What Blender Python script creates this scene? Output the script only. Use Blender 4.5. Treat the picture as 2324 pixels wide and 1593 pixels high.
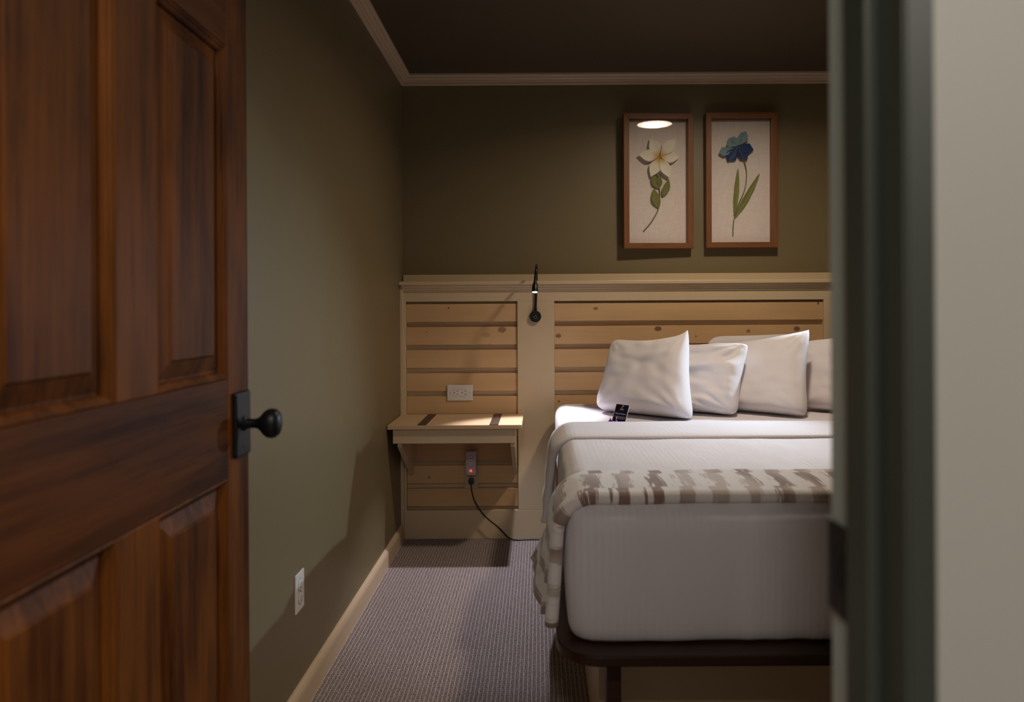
import bpy, bmesh, math, random
from mathutils import Vector, Matrix, noise

random.seed(7)
for o in list(bpy.data.objects):
    bpy.data.objects.remove(o, do_unlink=True)
scene = bpy.context.scene
COL = scene.collection
PI = math.pi

# ------------------------------------------------------------------ camera
H = 1.177                      # eye height above the carpet (m)
FPX, CX, CY = 1600.0, 1222.0, 704.0
cam_d = bpy.data.cameras.new('camera')
cam = bpy.data.objects.new('camera', cam_d)
COL.objects.link(cam)
cam.location = (0, 0, H)
cam.rotation_euler = (PI / 2, math.radians(0.33), 0)
cam_d.sensor_width = 36.0
cam_d.lens = FPX / 2324.0 * 36.0
cam_d.shift_x = -(CX - 1162.0) / 2324.0
cam_d.shift_y = -(796.5 - CY) / 2324.0
cam_d.clip_start = 0.01
cam_d.dof.use_dof = True
cam_d.dof.focus_distance = 3.1
cam_d.dof.aperture_fstop = 3.0
scene.camera = cam

# ------------------------------------------------------------------ world, exposure
w = bpy.data.worlds.new('world')
scene.world = w
w.use_nodes = True
w.node_tree.nodes['Background'].inputs[0].default_value = (0.01, 0.01, 0.011, 1)
w.node_tree.nodes['Background'].inputs[1].default_value = 0.2
scene.view_settings.view_transform = 'Standard'
scene.view_settings.look = 'None'
scene.view_settings.exposure = 0.0
scene.view_settings.gamma = 1.0
scene.view_settings.use_curve_mapping = False

CEIL_W = 18.0       # emission of the room's ceiling disc
HALL_W = 118.0        # emission of the hall ceiling disc
CEIL_A = 13.0       # lensed downlight of the same fixture (W)
LAMP_L = 40.0        # reading lamp beside the visible shelf (W)
LAMP_R = 85.0        # reading lamp on the far side of the bed (W)


def X(px, Y): return (px - CX) * Y / FPX
def Z(py, Y): return H - (py - CY) * Y / FPX


# ------------------------------------------------------------------ materials
def node_mat(name):
    m = bpy.data.materials.new(name)
    m.use_nodes = True
    nt = m.node_tree
    b = nt.nodes['Principled BSDF']
    return m, nt, b


def L(nt, a, b): nt.links.new(a, b)


def N(nt, kind, **kw):
    n = nt.nodes.new(kind)
    for k, v in kw.items():
        setattr(n, k, v)
    return n


def math_node(nt, op, a, b=None, clamp=False):
    n = N(nt, 'ShaderNodeMath', operation=op, use_clamp=clamp)
    for i, v in enumerate((a, b)):
        if v is None:
            continue
        if isinstance(v, (int, float)):
            n.inputs[i].default_value = v
        else:
            L(nt, v, n.inputs[i])
    return n.outputs[0]


def mixc(nt, fac, a, b):
    n = N(nt, 'ShaderNodeMix', data_type='RGBA')
    if isinstance(fac, (int, float)):
        n.inputs[0].default_value = fac
    else:
        L(nt, fac, n.inputs[0])
    for i, v in ((6, a), (7, b)):
        if isinstance(v, tuple):
            n.inputs[i].default_value = (*v, 1)
        else:
            L(nt, v, n.inputs[i])
    return n.outputs[2]


def smooth(nt, val, lo, hi):
    n = N(nt, 'ShaderNodeMapRange', interpolation_type='SMOOTHSTEP')
    L(nt, val, n.inputs[0])
    n.inputs[1].default_value = lo
    n.inputs[2].default_value = hi
    return n.outputs[0]


def pos(nt):
    return N(nt, 'ShaderNodeNewGeometry').outputs['Position']


def scaled(nt, vec, sc, loc=(0, 0, 0)):
    n = N(nt, 'ShaderNodeMapping')
    L(nt, vec, n.inputs[0])
    n.inputs['Scale'].default_value = sc
    n.inputs['Location'].default_value = loc
    return n.outputs[0]


def noise_n(nt, vec, scale, detail=3.0, rough=0.5):
    n = N(nt, 'ShaderNodeTexNoise')
    L(nt, vec, n.inputs['Vector'])
    n.inputs['Scale'].default_value = scale
    n.inputs['Detail'].default_value = detail
    n.inputs['Roughness'].default_value = rough
    return n.outputs['Fac']


def bump(nt, bsdf, height, strength, dist):
    n = N(nt, 'ShaderNodeBump')
    n.inputs['Strength'].default_value = strength
    n.inputs['Distance'].default_value = dist
    L(nt, height, n.inputs['Height'])
    L(nt, n.outputs[0], bsdf.inputs['Normal'])


def plain(name, col, rough=0.5, metal=0.0, bump_scale=None, bump_str=0.2, bump_dist=0.001, var=0.0, spec=0.5):
    m, nt, b = node_mat(name)
    b.inputs['Roughness'].default_value = rough
    b.inputs['Metallic'].default_value = metal
    b.inputs['Specular IOR Level'].default_value = spec
    p = pos(nt)
    f = noise_n(nt, p, 9.0)
    dk = tuple(c * (1 - var) for c in col)
    L(nt, mixc(nt, f, dk, tuple(min(1, c * (1 + var)) for c in col)), b.inputs['Base Color'])
    if bump_scale:
        bump(nt, b, noise_n(nt, p, bump_scale, 2.0), bump_str, bump_dist)
    return m


def emission(name, col, strength):
    m, nt, b = node_mat(name)
    b.inputs['Base Color'].default_value = (*col, 1)
    b.inputs['Emission Color'].default_value = (*col, 1)
    b.inputs['Emission Strength'].default_value = strength
    return m


def wood(name, dark, light, axis, rough=0.35, scale=1.0, contrast=1.0, coat=0.0, knots=None, blotch=0.0, spec=0.28):
    """streaky grain along one world axis (0, 1 or 2)"""
    m, nt, b = node_mat(name)
    p = pos(nt)
    sc = [1.0, 1.0, 1.0]
    sc[axis] = 0.045
    v = scaled(nt, p, tuple(sc))
    n1 = noise_n(nt, v, 38 * scale, 5.0, 0.62)
    n2 = noise_n(nt, v, 170 * scale, 3.0, 0.6)
    sc2 = [1.0, 1.0, 1.0]
    sc2[axis] = 0.35
    n3 = noise_n(nt, scaled(nt, p, tuple(sc2), (3.1, 1.7, 0.4)), 11 * scale, 3.0, 0.55)
    f = math_node(nt, 'ADD', math_node(nt, 'MULTIPLY', n1, 0.62), math_node(nt, 'MULTIPLY', n2, 0.38))
    f = smooth(nt, f, 0.5 - 0.26 / contrast, 0.5 + 0.26 / contrast)
    if blotch:
        f = math_node(nt, 'ADD', math_node(nt, 'MULTIPLY', f, 1 - blotch),
                      math_node(nt, 'MULTIPLY', smooth(nt, n3, 0.3, 0.7), blotch))
    c = mixc(nt, f, dark, light)
    if knots:
        sep = N(nt, 'ShaderNodeSeparateXYZ')
        L(nt, p, sep.inputs[0])
        wob = noise_n(nt, p, 60.0, 2.0)
        tot = None
        for (kx, kz, rx, rz, amt) in knots:
            dx = math_node(nt, 'DIVIDE', math_node(nt, 'SUBTRACT', sep.outputs[0], kx), rx)
            dz = math_node(nt, 'DIVIDE', math_node(nt, 'SUBTRACT', sep.outputs[2], kz), rz)
            d2 = math_node(nt, 'ADD', math_node(nt, 'MULTIPLY', dx, dx), math_node(nt, 'MULTIPLY', dz, dz))
            d2 = math_node(nt, 'ADD', d2, math_node(nt, 'MULTIPLY', wob, 0.5))
            inv = N(nt, 'ShaderNodeMapRange', interpolation_type='SMOOTHSTEP')
            L(nt, d2, inv.inputs[0])
            inv.inputs[1].default_value = 0.8
            inv.inputs[2].default_value = 1.6
            inv.inputs[3].default_value = amt
            inv.inputs[4].default_value = 0.0
            tot = inv.outputs[0] if tot is None else math_node(nt, 'MAXIMUM', tot, inv.outputs[0])
        c = mixc(nt, tot, c, (0.16, 0.075, 0.045))
    L(nt, c, b.inputs['Base Color'])
    b.inputs['Roughness'].default_value = rough
    b.inputs['Coat Weight'].default_value = coat
    b.inputs['Specular IOR Level'].default_value = spec
    b.inputs['Coat Roughness'].default_value = 0.18
    bump(nt, b, f, 0.12, 0.0006)
    return m


M = {}
M['wall_green'] = plain('olive_wall_paint', (0.188, 0.145, 0.074), 0.45, bump_scale=260, bump_str=0.16, bump_dist=0.001, var=0.03)
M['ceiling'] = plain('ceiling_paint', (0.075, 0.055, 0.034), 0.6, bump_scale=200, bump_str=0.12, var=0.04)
M['cream'] = plain('cream_trim_paint', (0.62, 0.485, 0.315), 0.42, bump_scale=90, bump_str=0.05, var=0.03)
M['cream_base'] = plain('baseboard_paint', (0.60, 0.455, 0.315), 0.42, bump_scale=90, bump_str=0.05, var=0.03)
M['crown'] = plain('crown_paint', (0.56, 0.44, 0.31), 0.45, var=0.03)
M['hall_wall'] = plain('hall_wall_paint', (0.245, 0.238, 0.215), 0.6, bump_scale=200, bump_str=0.08, var=0.02)
M['jamb'] = plain('jamb_pale_tone', (0.50, 0.55, 0.50), 0.38, var=0.05)  # pale grey green; the same jamb is much darker on its hall side
M['jamb_stop'] = plain('stop_dark_tone', (0.058, 0.070, 0.056), 0.42, var=0.05)
M['jamb_edge'] = plain('jamb_edge_dark_tone', (0.020, 0.024, 0.019), 0.5, var=0.05)
M['black_metal'] = plain('black_metal', (0.012, 0.012, 0.014), 0.42, 0.6, bump_scale=60, bump_str=0.08, var=0.1)
M['black_plastic'] = plain('black_plastic', (0.008, 0.008, 0.009), 0.32, var=0.1)
M['white_plastic'] = plain('white_plastic', (0.72, 0.68, 0.66), 0.35, var=0.01)
M['slot'] = plain('slot_dark', (0.01, 0.009, 0.008), 0.7)
M['screw'] = plain('screw_metal', (0.35, 0.33, 0.32), 0.3, 0.8)
M['device'] = plain('device_plastic', (0.56, 0.50, 0.54), 0.4, var=0.01)
M['bronze'] = plain('bronze_metal', (0.10, 0.055, 0.028), 0.4, 0.7, var=0.2)
M['strap'] = plain('strap_leather', (0.060, 0.036, 0.022), 0.5, bump_scale=150, bump_str=0.2, var=0.2)
M['red_led'] = emission('red_led_glow', (1.0, 0.03, 0.02), 4.0)
M['led'] = emission('cool_led_glow', (0.82, 0.88, 1.0), 30.0)
M['disc'] = emission('ceiling_disc_glow', (1.0, 0.82, 0.62), CEIL_W)
M['hall_disc'] = emission('hall_disc_glow', (1.0, 0.92, 0.82), HALL_W)

KN = [(X(1352, 3.648), Z(700, 3.648), .013, .008, .75), (X(1493, 3.648), Z(746, 3.648), .019, .013, .9),
      (X(1698, 3.648), Z(751, 3.648), .011, .009, .7), (X(1808, 3.648), Z(746, 3.648), .017, .013, .85),
      (X(1857, 3.648), Z(688, 3.648), .006, .008, .9), (X(1267, 3.648), Z(762, 3.648), .015, .012, .8),
      (X(1579, 3.648), Z(763, 3.648), .005, .005, .8), (X(1267, 3.648), Z(911, 3.648), .006, .006, .8),
      (X(1018, 3.648), Z(699, 3.648), .005, .005, .9), (X(1013, 3.648), Z(792, 3.648), .007, .007, .6),
      (X(1139, 3.648), Z(748, 3.648), .021, .016, .65), (X(1104, 3.648), Z(760, 3.648), .022, .012, .25),
      (X(972, 3.648), Z(1083, 3.648), .006, .006, .9), (X(968, 3.648), Z(754, 3.648), .004, .003, .8)]
KN = [(kx, kz - kx * math.tan(math.radians(.33)), rx, rz, am) for kx, kz, rx, rz, am in KN]
M['pine'] = wood('pale_pine_stain', (0.54, 0.335, 0.165), (0.70, 0.465, 0.25), 0, 0.5, 0.5, 0.6, knots=KN, blotch=0.45)
M['pine_top'] = wood('pale_pine_top', (0.55, 0.38, 0.22), (0.72, 0.52, 0.33), 0, 0.42, 0.8, 0.7, blotch=0.3)
M['door_v'] = wood('stained_pine_upright', (0.032, 0.0085, 0.0020), (0.180, 0.056, 0.0085), 2, 0.5, 0.8, 2.0, 0.0, blotch=0.5, spec=0.10)
M['door_h'] = wood('stained_pine_crosswise', (0.026, 0.0070, 0.0018), (0.115, 0.035, 0.0065), 1, 0.5, 0.8, 2.0, 0.0, blotch=0.45, spec=0.10)
M['frame_v'] = wood('walnut_upright', (0.15, 0.058, 0.022), (0.27, 0.115, 0.046), 2, 0.4, 1.6, 0.8)
M['frame_h'] = wood('walnut_crosswise', (0.15, 0.058, 0.022), (0.27, 0.115, 0.046), 0, 0.4, 1.6, 0.8)
M['platform'] = wood('dark_mahogany', (0.015, 0.0055, 0.003), (0.050, 0.018, 0.009), 0, 0.35, 1.0, 0.8, 0.2)


def fabric(name, col, stripes=0.0, wrinkle=0.0, weave=700):
    m, nt, b = node_mat(name)
    p = pos(nt)
    c2 = tuple(c * (1 - stripes) for c in col)
    sep = N(nt, 'ShaderNodeSeparateXYZ')
    L(nt, p, sep.inputs[0])
    s = math_node(nt, 'SINE', math_node(nt, 'MULTIPLY', sep.outputs[0], 2 * PI / 0.0165))
    f = smooth(nt, s, -0.25, 0.25)
    f = math_node(nt, 'MULTIPLY', f, smooth(nt, noise_n(nt, p, 3.5, 2.0), 0.3, 0.75))
    L(nt, mixc(nt, f, c2, col), b.inputs['Base Color'])
    if stripes:
        rr = N(nt, 'ShaderNodeMapRange')
        L(nt, f, rr.inputs[0])
        rr.inputs[3].default_value = 0.55
        rr.inputs[4].default_value = 0.85
        L(nt, rr.outputs[0], b.inputs['Roughness'])
    else:
        b.inputs['Roughness'].default_value = 0.8
    b.inputs['Sheen Weight'].default_value = 0.15
    b.inputs['Specular IOR Level'].default_value = 0.25
    hgt = noise_n(nt, p, weave, 1.0)
    if wrinkle:
        hgt = math_node(nt, 'ADD', math_node(nt, 'MULTIPLY', hgt, 0.06),
                        math_node(nt, 'MULTIPLY', noise_n(nt, scaled(nt, p, (1, .25, .06)), 55.0, 2.0), 0.10 if stripes else 0.0))
        hgt = math_node(nt, 'ADD', hgt,
                        math_node(nt, 'MULTIPLY', noise_n(nt, p, 16.0, 3.0, 0.55), wrinkle))
        bump(nt, b, hgt, 0.5, 0.012)
    else:
        bump(nt, b, hgt, 0.12, 0.001)
    return m


M['sheet'] = fabric('white_striped_sheet', (0.76, 0.72, 0.765), 0.055, 0.2)
M['pillow'] = fabric('white_pillowcase', (0.715, 0.67, 0.685), 0.0, 0.25)


def carpet_mat():
    m, nt, b = node_mat('ribbed_loop_carpet')
    p = pos(nt)
    sep = N(nt, 'ShaderNodeSeparateXYZ')
    L(nt, p, sep.inputs[0])
    wv = noise_n(nt, p, 150.0, 2.0)
    x = math_node(nt, 'ADD', sep.outputs[0], math_node(nt, 'MULTIPLY', math_node(nt, 'SUBTRACT', wv, 0.5), 0.0035))
    per = 0.0136
    ph = math_node(nt, 'MULTIPLY', x, 2 * PI / per)
    rib = smooth(nt, math_node(nt, 'COSINE', ph), 0.72, 1.0)
    loops = math_node(nt, 'SINE', math_node(nt, 'ADD', math_node(nt, 'MULTIPLY', sep.outputs[1], 2 * PI / 0.012),
                                            math_node(nt, 'MULTIPLY', wv, 9.0)))
    salt = noise_n(nt, p, 330.0, 2.0, 0.7)
    base = mixc(nt, smooth(nt, salt, 0.40, 0.66), (0.040, 0.028, 0.024), (0.66, 0.55, 0.535))
    base = mixc(nt, math_node(nt, 'MULTIPLY', smooth(nt, loops, 0.2, 0.9), 0.45), base, (0.045, 0.035, 0.035))
    col = mixc(nt, math_node(nt, 'MULTIPLY', math_node(nt, 'MULTIPLY', rib, 0.85), smooth(nt, wv, 0.25, 0.5)), base, (0.72, 0.61, 0.58))
    L(nt, col, b.inputs['Base Color'])
    b.inputs['Roughness'].default_value = 0.95
    b.inputs['Specular IOR Level'].default_value = 0.1
    hgt = math_node(nt, 'ADD', rib, math_node(nt, 'ADD', math_node(nt, 'MULTIPLY', loops, 0.18), math_node(nt, 'MULTIPLY', salt, 0.8)))
    bump(nt, b, hgt, 0.7, 0.003)
    return m


M['carpet'] = carpet_mat()


def throw_mat():
    m, nt, b = node_mat('brown_and_cream_throw')
    uv = N(nt, 'ShaderNodeUVMap').outputs[0]
    sep = N(nt, 'ShaderNodeSeparateXYZ')
    L(nt, uv, sep.inputs[0])
    u, v = sep.outputs[0], sep.outputs[1]
    # rows of blocks along v: each row starts its own streaks
    row = math_node(nt, 'FLOOR', math_node(nt, 'DIVIDE', v, 0.135))
    comb = N(nt, 'ShaderNodeCombineXYZ')
    L(nt, u, comb.inputs[0])
    L(nt, v, comb.inputs[1])
    L(nt, row, comb.inputs[2])
    streak = noise_n(nt, scaled(nt, comb.outputs[0], (70, 11, 3.7)), 1.0, 3.0, 0.6)
    fine = noise_n(nt, scaled(nt, comb.outputs[0], (190, 14, 5.1)), 1.0, 2.0, 0.6)
    big = noise_n(nt, scaled(nt, comb.outputs[0], (9, 2.5, 7.3)), 1.0, 1.0)
    uu = math_node(nt, 'ADD', u, math_node(nt, 'MULTIPLY', math_node(nt, 'SUBTRACT', streak, 0.5), 0.05))
    wave = math_node(nt, 'SINE', math_node(nt, 'ADD', math_node(nt, 'MULTIPLY', uu, 2 * PI / 0.078),
                                            math_node(nt, 'MULTIPLY', row, 1.1)))
    f = math_node(nt, 'ADD', wave, math_node(nt, 'MULTIPLY', math_node(nt, 'SUBTRACT', streak, 0.5), 3.4))
    f = math_node(nt, 'ADD', f, math_node(nt, 'MULTIPLY', math_node(nt, 'SUBTRACT', fine, 0.5), 3.0))
    msk = smooth(nt, f, -0.15, 0.45)
    brown = mixc(nt, smooth(nt, big, 0.38, 0.62), (0.27, 0.175, 0.145), (0.54, 0.455, 0.41))
    col = mixc(nt, msk, (0.80, 0.76, 0.755), brown)
    L(nt, col, b.inputs['Base Color'])
    b.inputs['Roughness'].default_value = 0.9
    b.inputs['Sheen Weight'].default_value = 0.4
    b.inputs['Specular IOR Level'].default_value = 0.15
    bump(nt, b, noise_n(nt, scaled(nt, comb.outputs[0], (400, 300, 1)), 1.0, 2.0), 0.35, 0.003)
    return m


M['throw'] = throw_mat()


def linen_mat():
    m, nt, b = node_mat('pale_linen_backing')
    p = pos(nt)
    a = noise_n(nt, scaled(nt, p, (1, 1, 0.05)), 420.0, 2.0)
    c = noise_n(nt, scaled(nt, p, (0.05, 1, 1)), 420.0, 2.0)
    f = math_node(nt, 'MULTIPLY', math_node(nt, 'ADD', a, c), 0.5)
    L(nt, mixc(nt, smooth(nt, f, 0.35, 0.65), (0.76, 0.67, 0.63), (0.86, 0.78, 0.74)), b.inputs['Base Color'])
    b.inputs['Roughness'].default_value = 0.85
    return m


M['linen'] = linen_mat()


def glass_mat():
    m = bpy.data.materials.new('thin_picture_glass')
    m.use_nodes = True
    nt = m.node_tree
    nt.nodes.remove(nt.nodes['Principled BSDF'])
    out = nt.nodes['Material Output']
    t = N(nt, 'ShaderNodeBsdfTransparent')
    g = N(nt, 'ShaderNodeBsdfGlossy')
    g.inputs['Roughness'].default_value = 0.012
    fr = N(nt, 'ShaderNodeFresnel')
    fr.inputs[0].default_value = 1.45
    mx = N(nt, 'ShaderNodeMixShader')
    L(nt, fr.outputs[0], mx.inputs[0])
    L(nt, t.outputs[0], mx.inputs[1])
    L(nt, g.outputs[0], mx.inputs[2])
    L(nt, mx.outputs[0], out.inputs[0])
    return m


M['glass'] = glass_mat()


def petal_mat():
    m, nt, b = node_mat('cream_petal')
    at = N(nt, 'ShaderNodeAttribute', attribute_name='along')
    L(nt, mixc(nt, smooth(nt, at.outputs['Fac'], 0.0, 0.42), (0.62, 0.36, 0.05), (0.82, 0.78, 0.66)), b.inputs['Base Color'])
    b.inputs['Roughness'].default_value = 0.65
    return m


M['petal'] = petal_mat()
M['petal_lightblue'] = plain('dusty_blue_petal', (0.20, 0.31, 0.35), 0.7, var=0.15)
M['petal_blue'] = plain('deep_blue_petal', (0.014, 0.045, 0.165), 0.6, var=0.2)
M['leaf'] = plain('olive_leaf', (0.20, 0.21, 0.05), 0.6, var=0.25)
M['stem'] = plain('stem_green', (0.17, 0.16, 0.055), 0.6, var=0.2)
M['yellow'] = plain('flower_centre', (0.55, 0.36, 0.04), 0.6, var=0.2)


def card_mat():
    m, nt, b = node_mat('night_blue_card')
    p = pos(nt)
    f = smooth(nt, noise_n(nt, p, 26.0, 3.0), 0.46, 0.66)
    L(nt, mixc(nt, f, (0.005, 0.004, 0.006), (0.010, 0.011, 0.05)), b.inputs['Base Color'])
    b.inputs['Roughness'].default_value = 0.7
    b.inputs['Specular IOR Level'].default_value = 0.12
    return m


M['card'] = card_mat()
M['card_white'] = plain('card_white_edge', (0.75, 0.70, 0.70), 0.6)
M['gold'] = plain('gold_print', (0.70, 0.40, 0.08), 0.4)
M['grey_print'] = plain('grey_print', (0.36, 0.31, 0.28), 0.5)
M['blue_print'] = plain('pale_blue_print', (0.42, 0.44, 0.58), 0.5)
M['purple'] = plain('purple_foil', (0.26, 0.010, 0.42), 0.25, 0.6, bump_scale=300, bump_str=0.5, bump_dist=0.002, var=0.2)
M['plume'] = plain('paper_plume', (0.8, 0.76, 0.72), 0.6)
M['cream_plate'] = plain('almond_plate_plastic', (0.46, 0.36, 0.23), 0.4, var=0.02)

# ------------------------------------------------------------------ builders
def finish(name, bm, mat, parent=None, smooth_shade=False, bevel=0.0, seg=2, auto=False):
    bmesh.ops.recalc_face_normals(bm, faces=bm.faces)
    me = bpy.data.meshes.new(name)
    bm.to_mesh(me)
    bm.free()
    o = bpy.data.objects.new(name, me)
    COL.objects.link(o)
    me.materials.append(M[mat] if isinstance(mat, str) else mat)
    if smooth_shade:
        for p in me.polygons:
            p.use_smooth = True
    if bevel:
        md = o.modifiers.new('bevel', 'BEVEL')
        md.width = bevel
        md.segments = seg
        md.limit_method = 'ANGLE'
    if parent is not None:
        o.parent = parent
        o.matrix_parent_inverse = parent.matrix_world.inverted()
    return o


def empty(name, loc, label, cat, group=None):
    o = bpy.data.objects.new(name, None)
    COL.objects.link(o)
    o.location = loc
    o.empty_display_size = 0.05
    bpy.context.view_layer.update()
    tag(o, label, cat, group)
    return o


def tag(o, label, cat, group=None):
    o['label'] = label
    o['category'] = cat
    if group:
        o['group'] = group
    return o


def struct(o, label=None):
    o['kind'] = 'structure'
    if label:
        o['label'] = label
    return o


def add_box(bm, x0, x1, y0, y1, z0, z1):
    vs = [bm.verts.new((x, y, z)) for x in (x0, x1) for y in (y0, y1) for z in (z0, z1)]
    for f in ((0, 1, 3, 2), (4, 6, 7, 5), (0, 4, 5, 1), (2, 3, 7, 6), (0, 2, 6, 4), (1, 5, 7, 3)):
        bm.faces.new([vs[i] for i in f])


def box(name, x0, x1, y0, y1, z0, z1, mat, parent=None, bevel=0.0, seg=2):
    bm = bmesh.new()
    add_box(bm, x0, x1, y0, y1, z0, z1)
    return finish(name, bm, mat, parent, bevel=bevel, seg=seg)


def prism(name, pts, axis, a0, a1, mat, parent=None, bevel=0.0, cut0=None, cut1=None):
    """polygon extruded along an axis: axis 0 -> pts are (y,z), 1 -> (x,z), 2 -> (x,y)"""
    bm = bmesh.new()

    def mk(p, a):
        if axis == 0: return (a, p[0], p[1])
        if axis == 1: return (p[0], a, p[1])
        return (p[0], p[1], a)
    r0 = [bm.verts.new(mk(p, cut0(p) if cut0 else a0)) for p in pts]
    r1 = [bm.verts.new(mk(p, cut1(p) if cut1 else a1)) for p in pts]
    n = len(pts)
    for i in range(n):
        bm.faces.new((r0[i], r0[(i + 1) % n], r1[(i + 1) % n], r1[i]))
    bm.faces.new(r0)
    bm.faces.new(list(reversed(r1)))
    return finish(name, bm, mat, parent, bevel=bevel)


def lathe(name, prof, origin, axis, mat, parent=None, n=32, sx=1.0, sy=1.0, cap=True):
    """profile [(radius, height)] spun around a direction"""
    a = Vector(axis).normalized()
    t = Vector((0, 0, 1)) if abs(a.z) < 0.9 else Vector((0, 1, 0))
    e1 = a.cross(t).normalized()
    e2 = a.cross(e1).normalized()
    bm = bmesh.new()
    rings = []
    for r, hgt in prof:
        rings.append([bm.verts.new(Vector(origin) + a * hgt + e1 * (r * sx * math.cos(2 * PI * k / n)) + e2 * (r * sy * math.sin(2 * PI * k / n))) for k in range(n)])
    for i in range(len(rings) - 1):
        for k in range(n):
            bm.faces.new((rings[i][k], rings[i][(k + 1) % n], rings[i + 1][(k + 1) % n], rings[i + 1][k]))
    if cap:
        bm.faces.new(rings[0])
        bm.faces.new(list(reversed(rings[-1])))
    bmesh.ops.remove_doubles(bm, verts=bm.verts, dist=1e-6)
    o = finish(name, bm, mat, parent, smooth_shade=True)
    o.modifiers.new('crisp', 'EDGE_SPLIT').split_angle = math.radians(42)
    return o


def spline(pts, n):
    """Catmull-Rom through points"""
    P = [Vector(p) for p in pts]
    P = [P[0] * 2 - P[1]] + P + [P[-1] * 2 - P[-2]]
    out = []
    segs = len(P) - 3
    for i in range(segs):
        p0, p1, p2, p3 = P[i:i + 4]
        for k in range(n):
            t = k / n
            out.append(0.5 * ((2 * p1) + (p2 - p0) * t + (2 * p0 - 5 * p1 + 4 * p2 - p3) * t * t + (3 * p1 - p0 - 3 * p2 + p3) * t ** 3))
    out.append(P[-2].copy())
    return out


def tube(name, pts, rad, mat, parent=None, n=10, steps=8):
    path = spline(pts, steps)
    m = len(path)
    bm = bmesh.new()
    rings = []
    up = Vector((0.31, 0.52, 0.8)).normalized()
    for i, p in enumerate(path):
        d = (path[min(i + 1, m - 1)] - path[max(i - 1, 0)]).normalized()
        e1 = (up - d * up.dot(d)).normalized()
        up = e1
        e2 = d.cross(e1)
        r = rad(i / (m - 1)) if callable(rad) else rad
        rings.append([bm.verts.new(p + e1 * (r * math.cos(2 * PI * k / n)) + e2 * (r * math.sin(2 * PI * k / n))) for k in range(n)])
    for i in range(m - 1):
        for k in range(n):
            bm.faces.new((rings[i][k], rings[i][(k + 1) % n], rings[i + 1][(k + 1) % n], rings[i + 1][k]))
    bm.faces.new(rings[0])
    bm.faces.new(list(reversed(rings[-1])))
    return finish(name, bm, mat, parent, smooth_shade=True)


def copy_tree(o, parent=None):
    c = o.copy()
    COL.objects.link(c)
    if parent is not None:
        c.parent = parent
    for ch in list(o.children):
        copy_tree(ch, c)
    return c


# ------------------------------------------------------------------ room shell
XL, XR = -0.713, 2.267            # side walls
YF, YB = 0.5986, 3.712            # front (door) wall inner face, back wall
ZC = 2.41
HY0 = -1.6                        # far side of the hall behind the camera
HX0, HX1 = -1.9, 2.0

struct(box('floor', HX0 - .1, XR + .1, HY0 - .1, YB + .1, -0.06, 0.0, 'carpet'), 'grey and brown ribbed loop carpet')
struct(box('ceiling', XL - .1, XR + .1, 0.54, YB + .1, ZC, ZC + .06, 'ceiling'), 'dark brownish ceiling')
struct(box('wall_left', XL - .1, XL, YF - .056, YB + .1, 0, ZC, 'wall_green'), 'olive green painted side wall')
struct(box('wall_back', XL, XR, YB, YB + .1, 0, ZC, 'wall_green'), 'olive green painted wall behind the bed')
struct(box('wall_right', XR, XR + .1, YF - .056, YB + .1, 0, ZC, 'wall_green'))
JL, JR = -0.62, 0.2488            # door opening between the jambs
JT = 2.05
bm = bmesh.new()
for (a, b_, c, d) in ((XL, JL - .018, 0, ZC), (JR + .018, XR, 0, ZC), (JL - .018, JR + .018, JT + .018, ZC)):
    add_box(bm, a, b_, 0.5426, YF, c, d)
struct(finish('wall_front', bm, 'wall_green'))
bm = bmesh.new()
for (a, b_, c, d) in ((HX0, JL - .018, 0, ZC), (JR + .018, HX1, 0, ZC), (JL - .018, JR + .018, JT + .018, ZC)):
    add_box(bm, a, b_, 0.485, 0.5425, c, d)
struct(finish('wall_hall_front', bm, 'hall_wall'), 'beige painted hall wall beside the door frame')
struct(box('wall_hall_rear', HX0, HX1, HY0 - .1, HY0, 0, ZC, 'hall_wall'))
struct(box('wall_hall_left', HX0 - .1, HX0, HY0, 0.5425, 0, ZC, 'hall_wall'))
struct(box('wall_hall_right', HX1, HX1 + .1, HY0, 0.5425, 0, ZC, 'hall_wall'))
struct(box('ceiling_hall', HX0 - .1, HX1 + .1, HY0 - .1, 0.54, ZC, ZC + .06, 'hall_wall'))

# baseboard with a rounded top
bp = [(XL, 0), (XL + .018, 0), (XL + .018, .058), (XL + .0165, .067), (XL + .012, .075), (XL + .006, .080), (XL, .081)]
struct(prism('baseboard_left', bp, 1, YF, 3.612, 'cream_base'), 'cream painted baseboard with a rounded top')
bpf = [(YF, 0), (YF + .018, 0), (YF + .018, .058), (YF + .012, .075), (YF, .081)]
struct(prism('baseboard_front', bpf, 0, JR + .03, XR, 'cream_base'))
bpr = [(2 * XR - XR - (x - XL), z) for x, z in bp]
struct(prism('baseboard_right', bpr, 1, YF + .018, 3.612, 'cream_base'))

# crown moulding, mitred at the corner
CP = [(0, 0), (.052, 0), (.052, -.009), (.043, -.013), (.040, -.017), (.040, -.0205), (.030, -.024), (.027, -.029), (.027, -.033), (.016, -.035), (.016, -.0455), (.011, -.048), (0, -.048)]
struct(prism('trim_1', [(XL + d, ZC + z) for d, z in CP], 1, YF, YB, 'crown', cut1=lambda p: YB - (p[0] - XL)), 'stepped beige crown moulding along the side wall')
struct(prism('trim_2', [(YB - d, ZC + z) for d, z in CP], 0, XL, XR, 'crown', cut0=lambda p: XL + (YB - p[0])), 'stepped beige crown moulding along the wall behind the bed')

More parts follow.
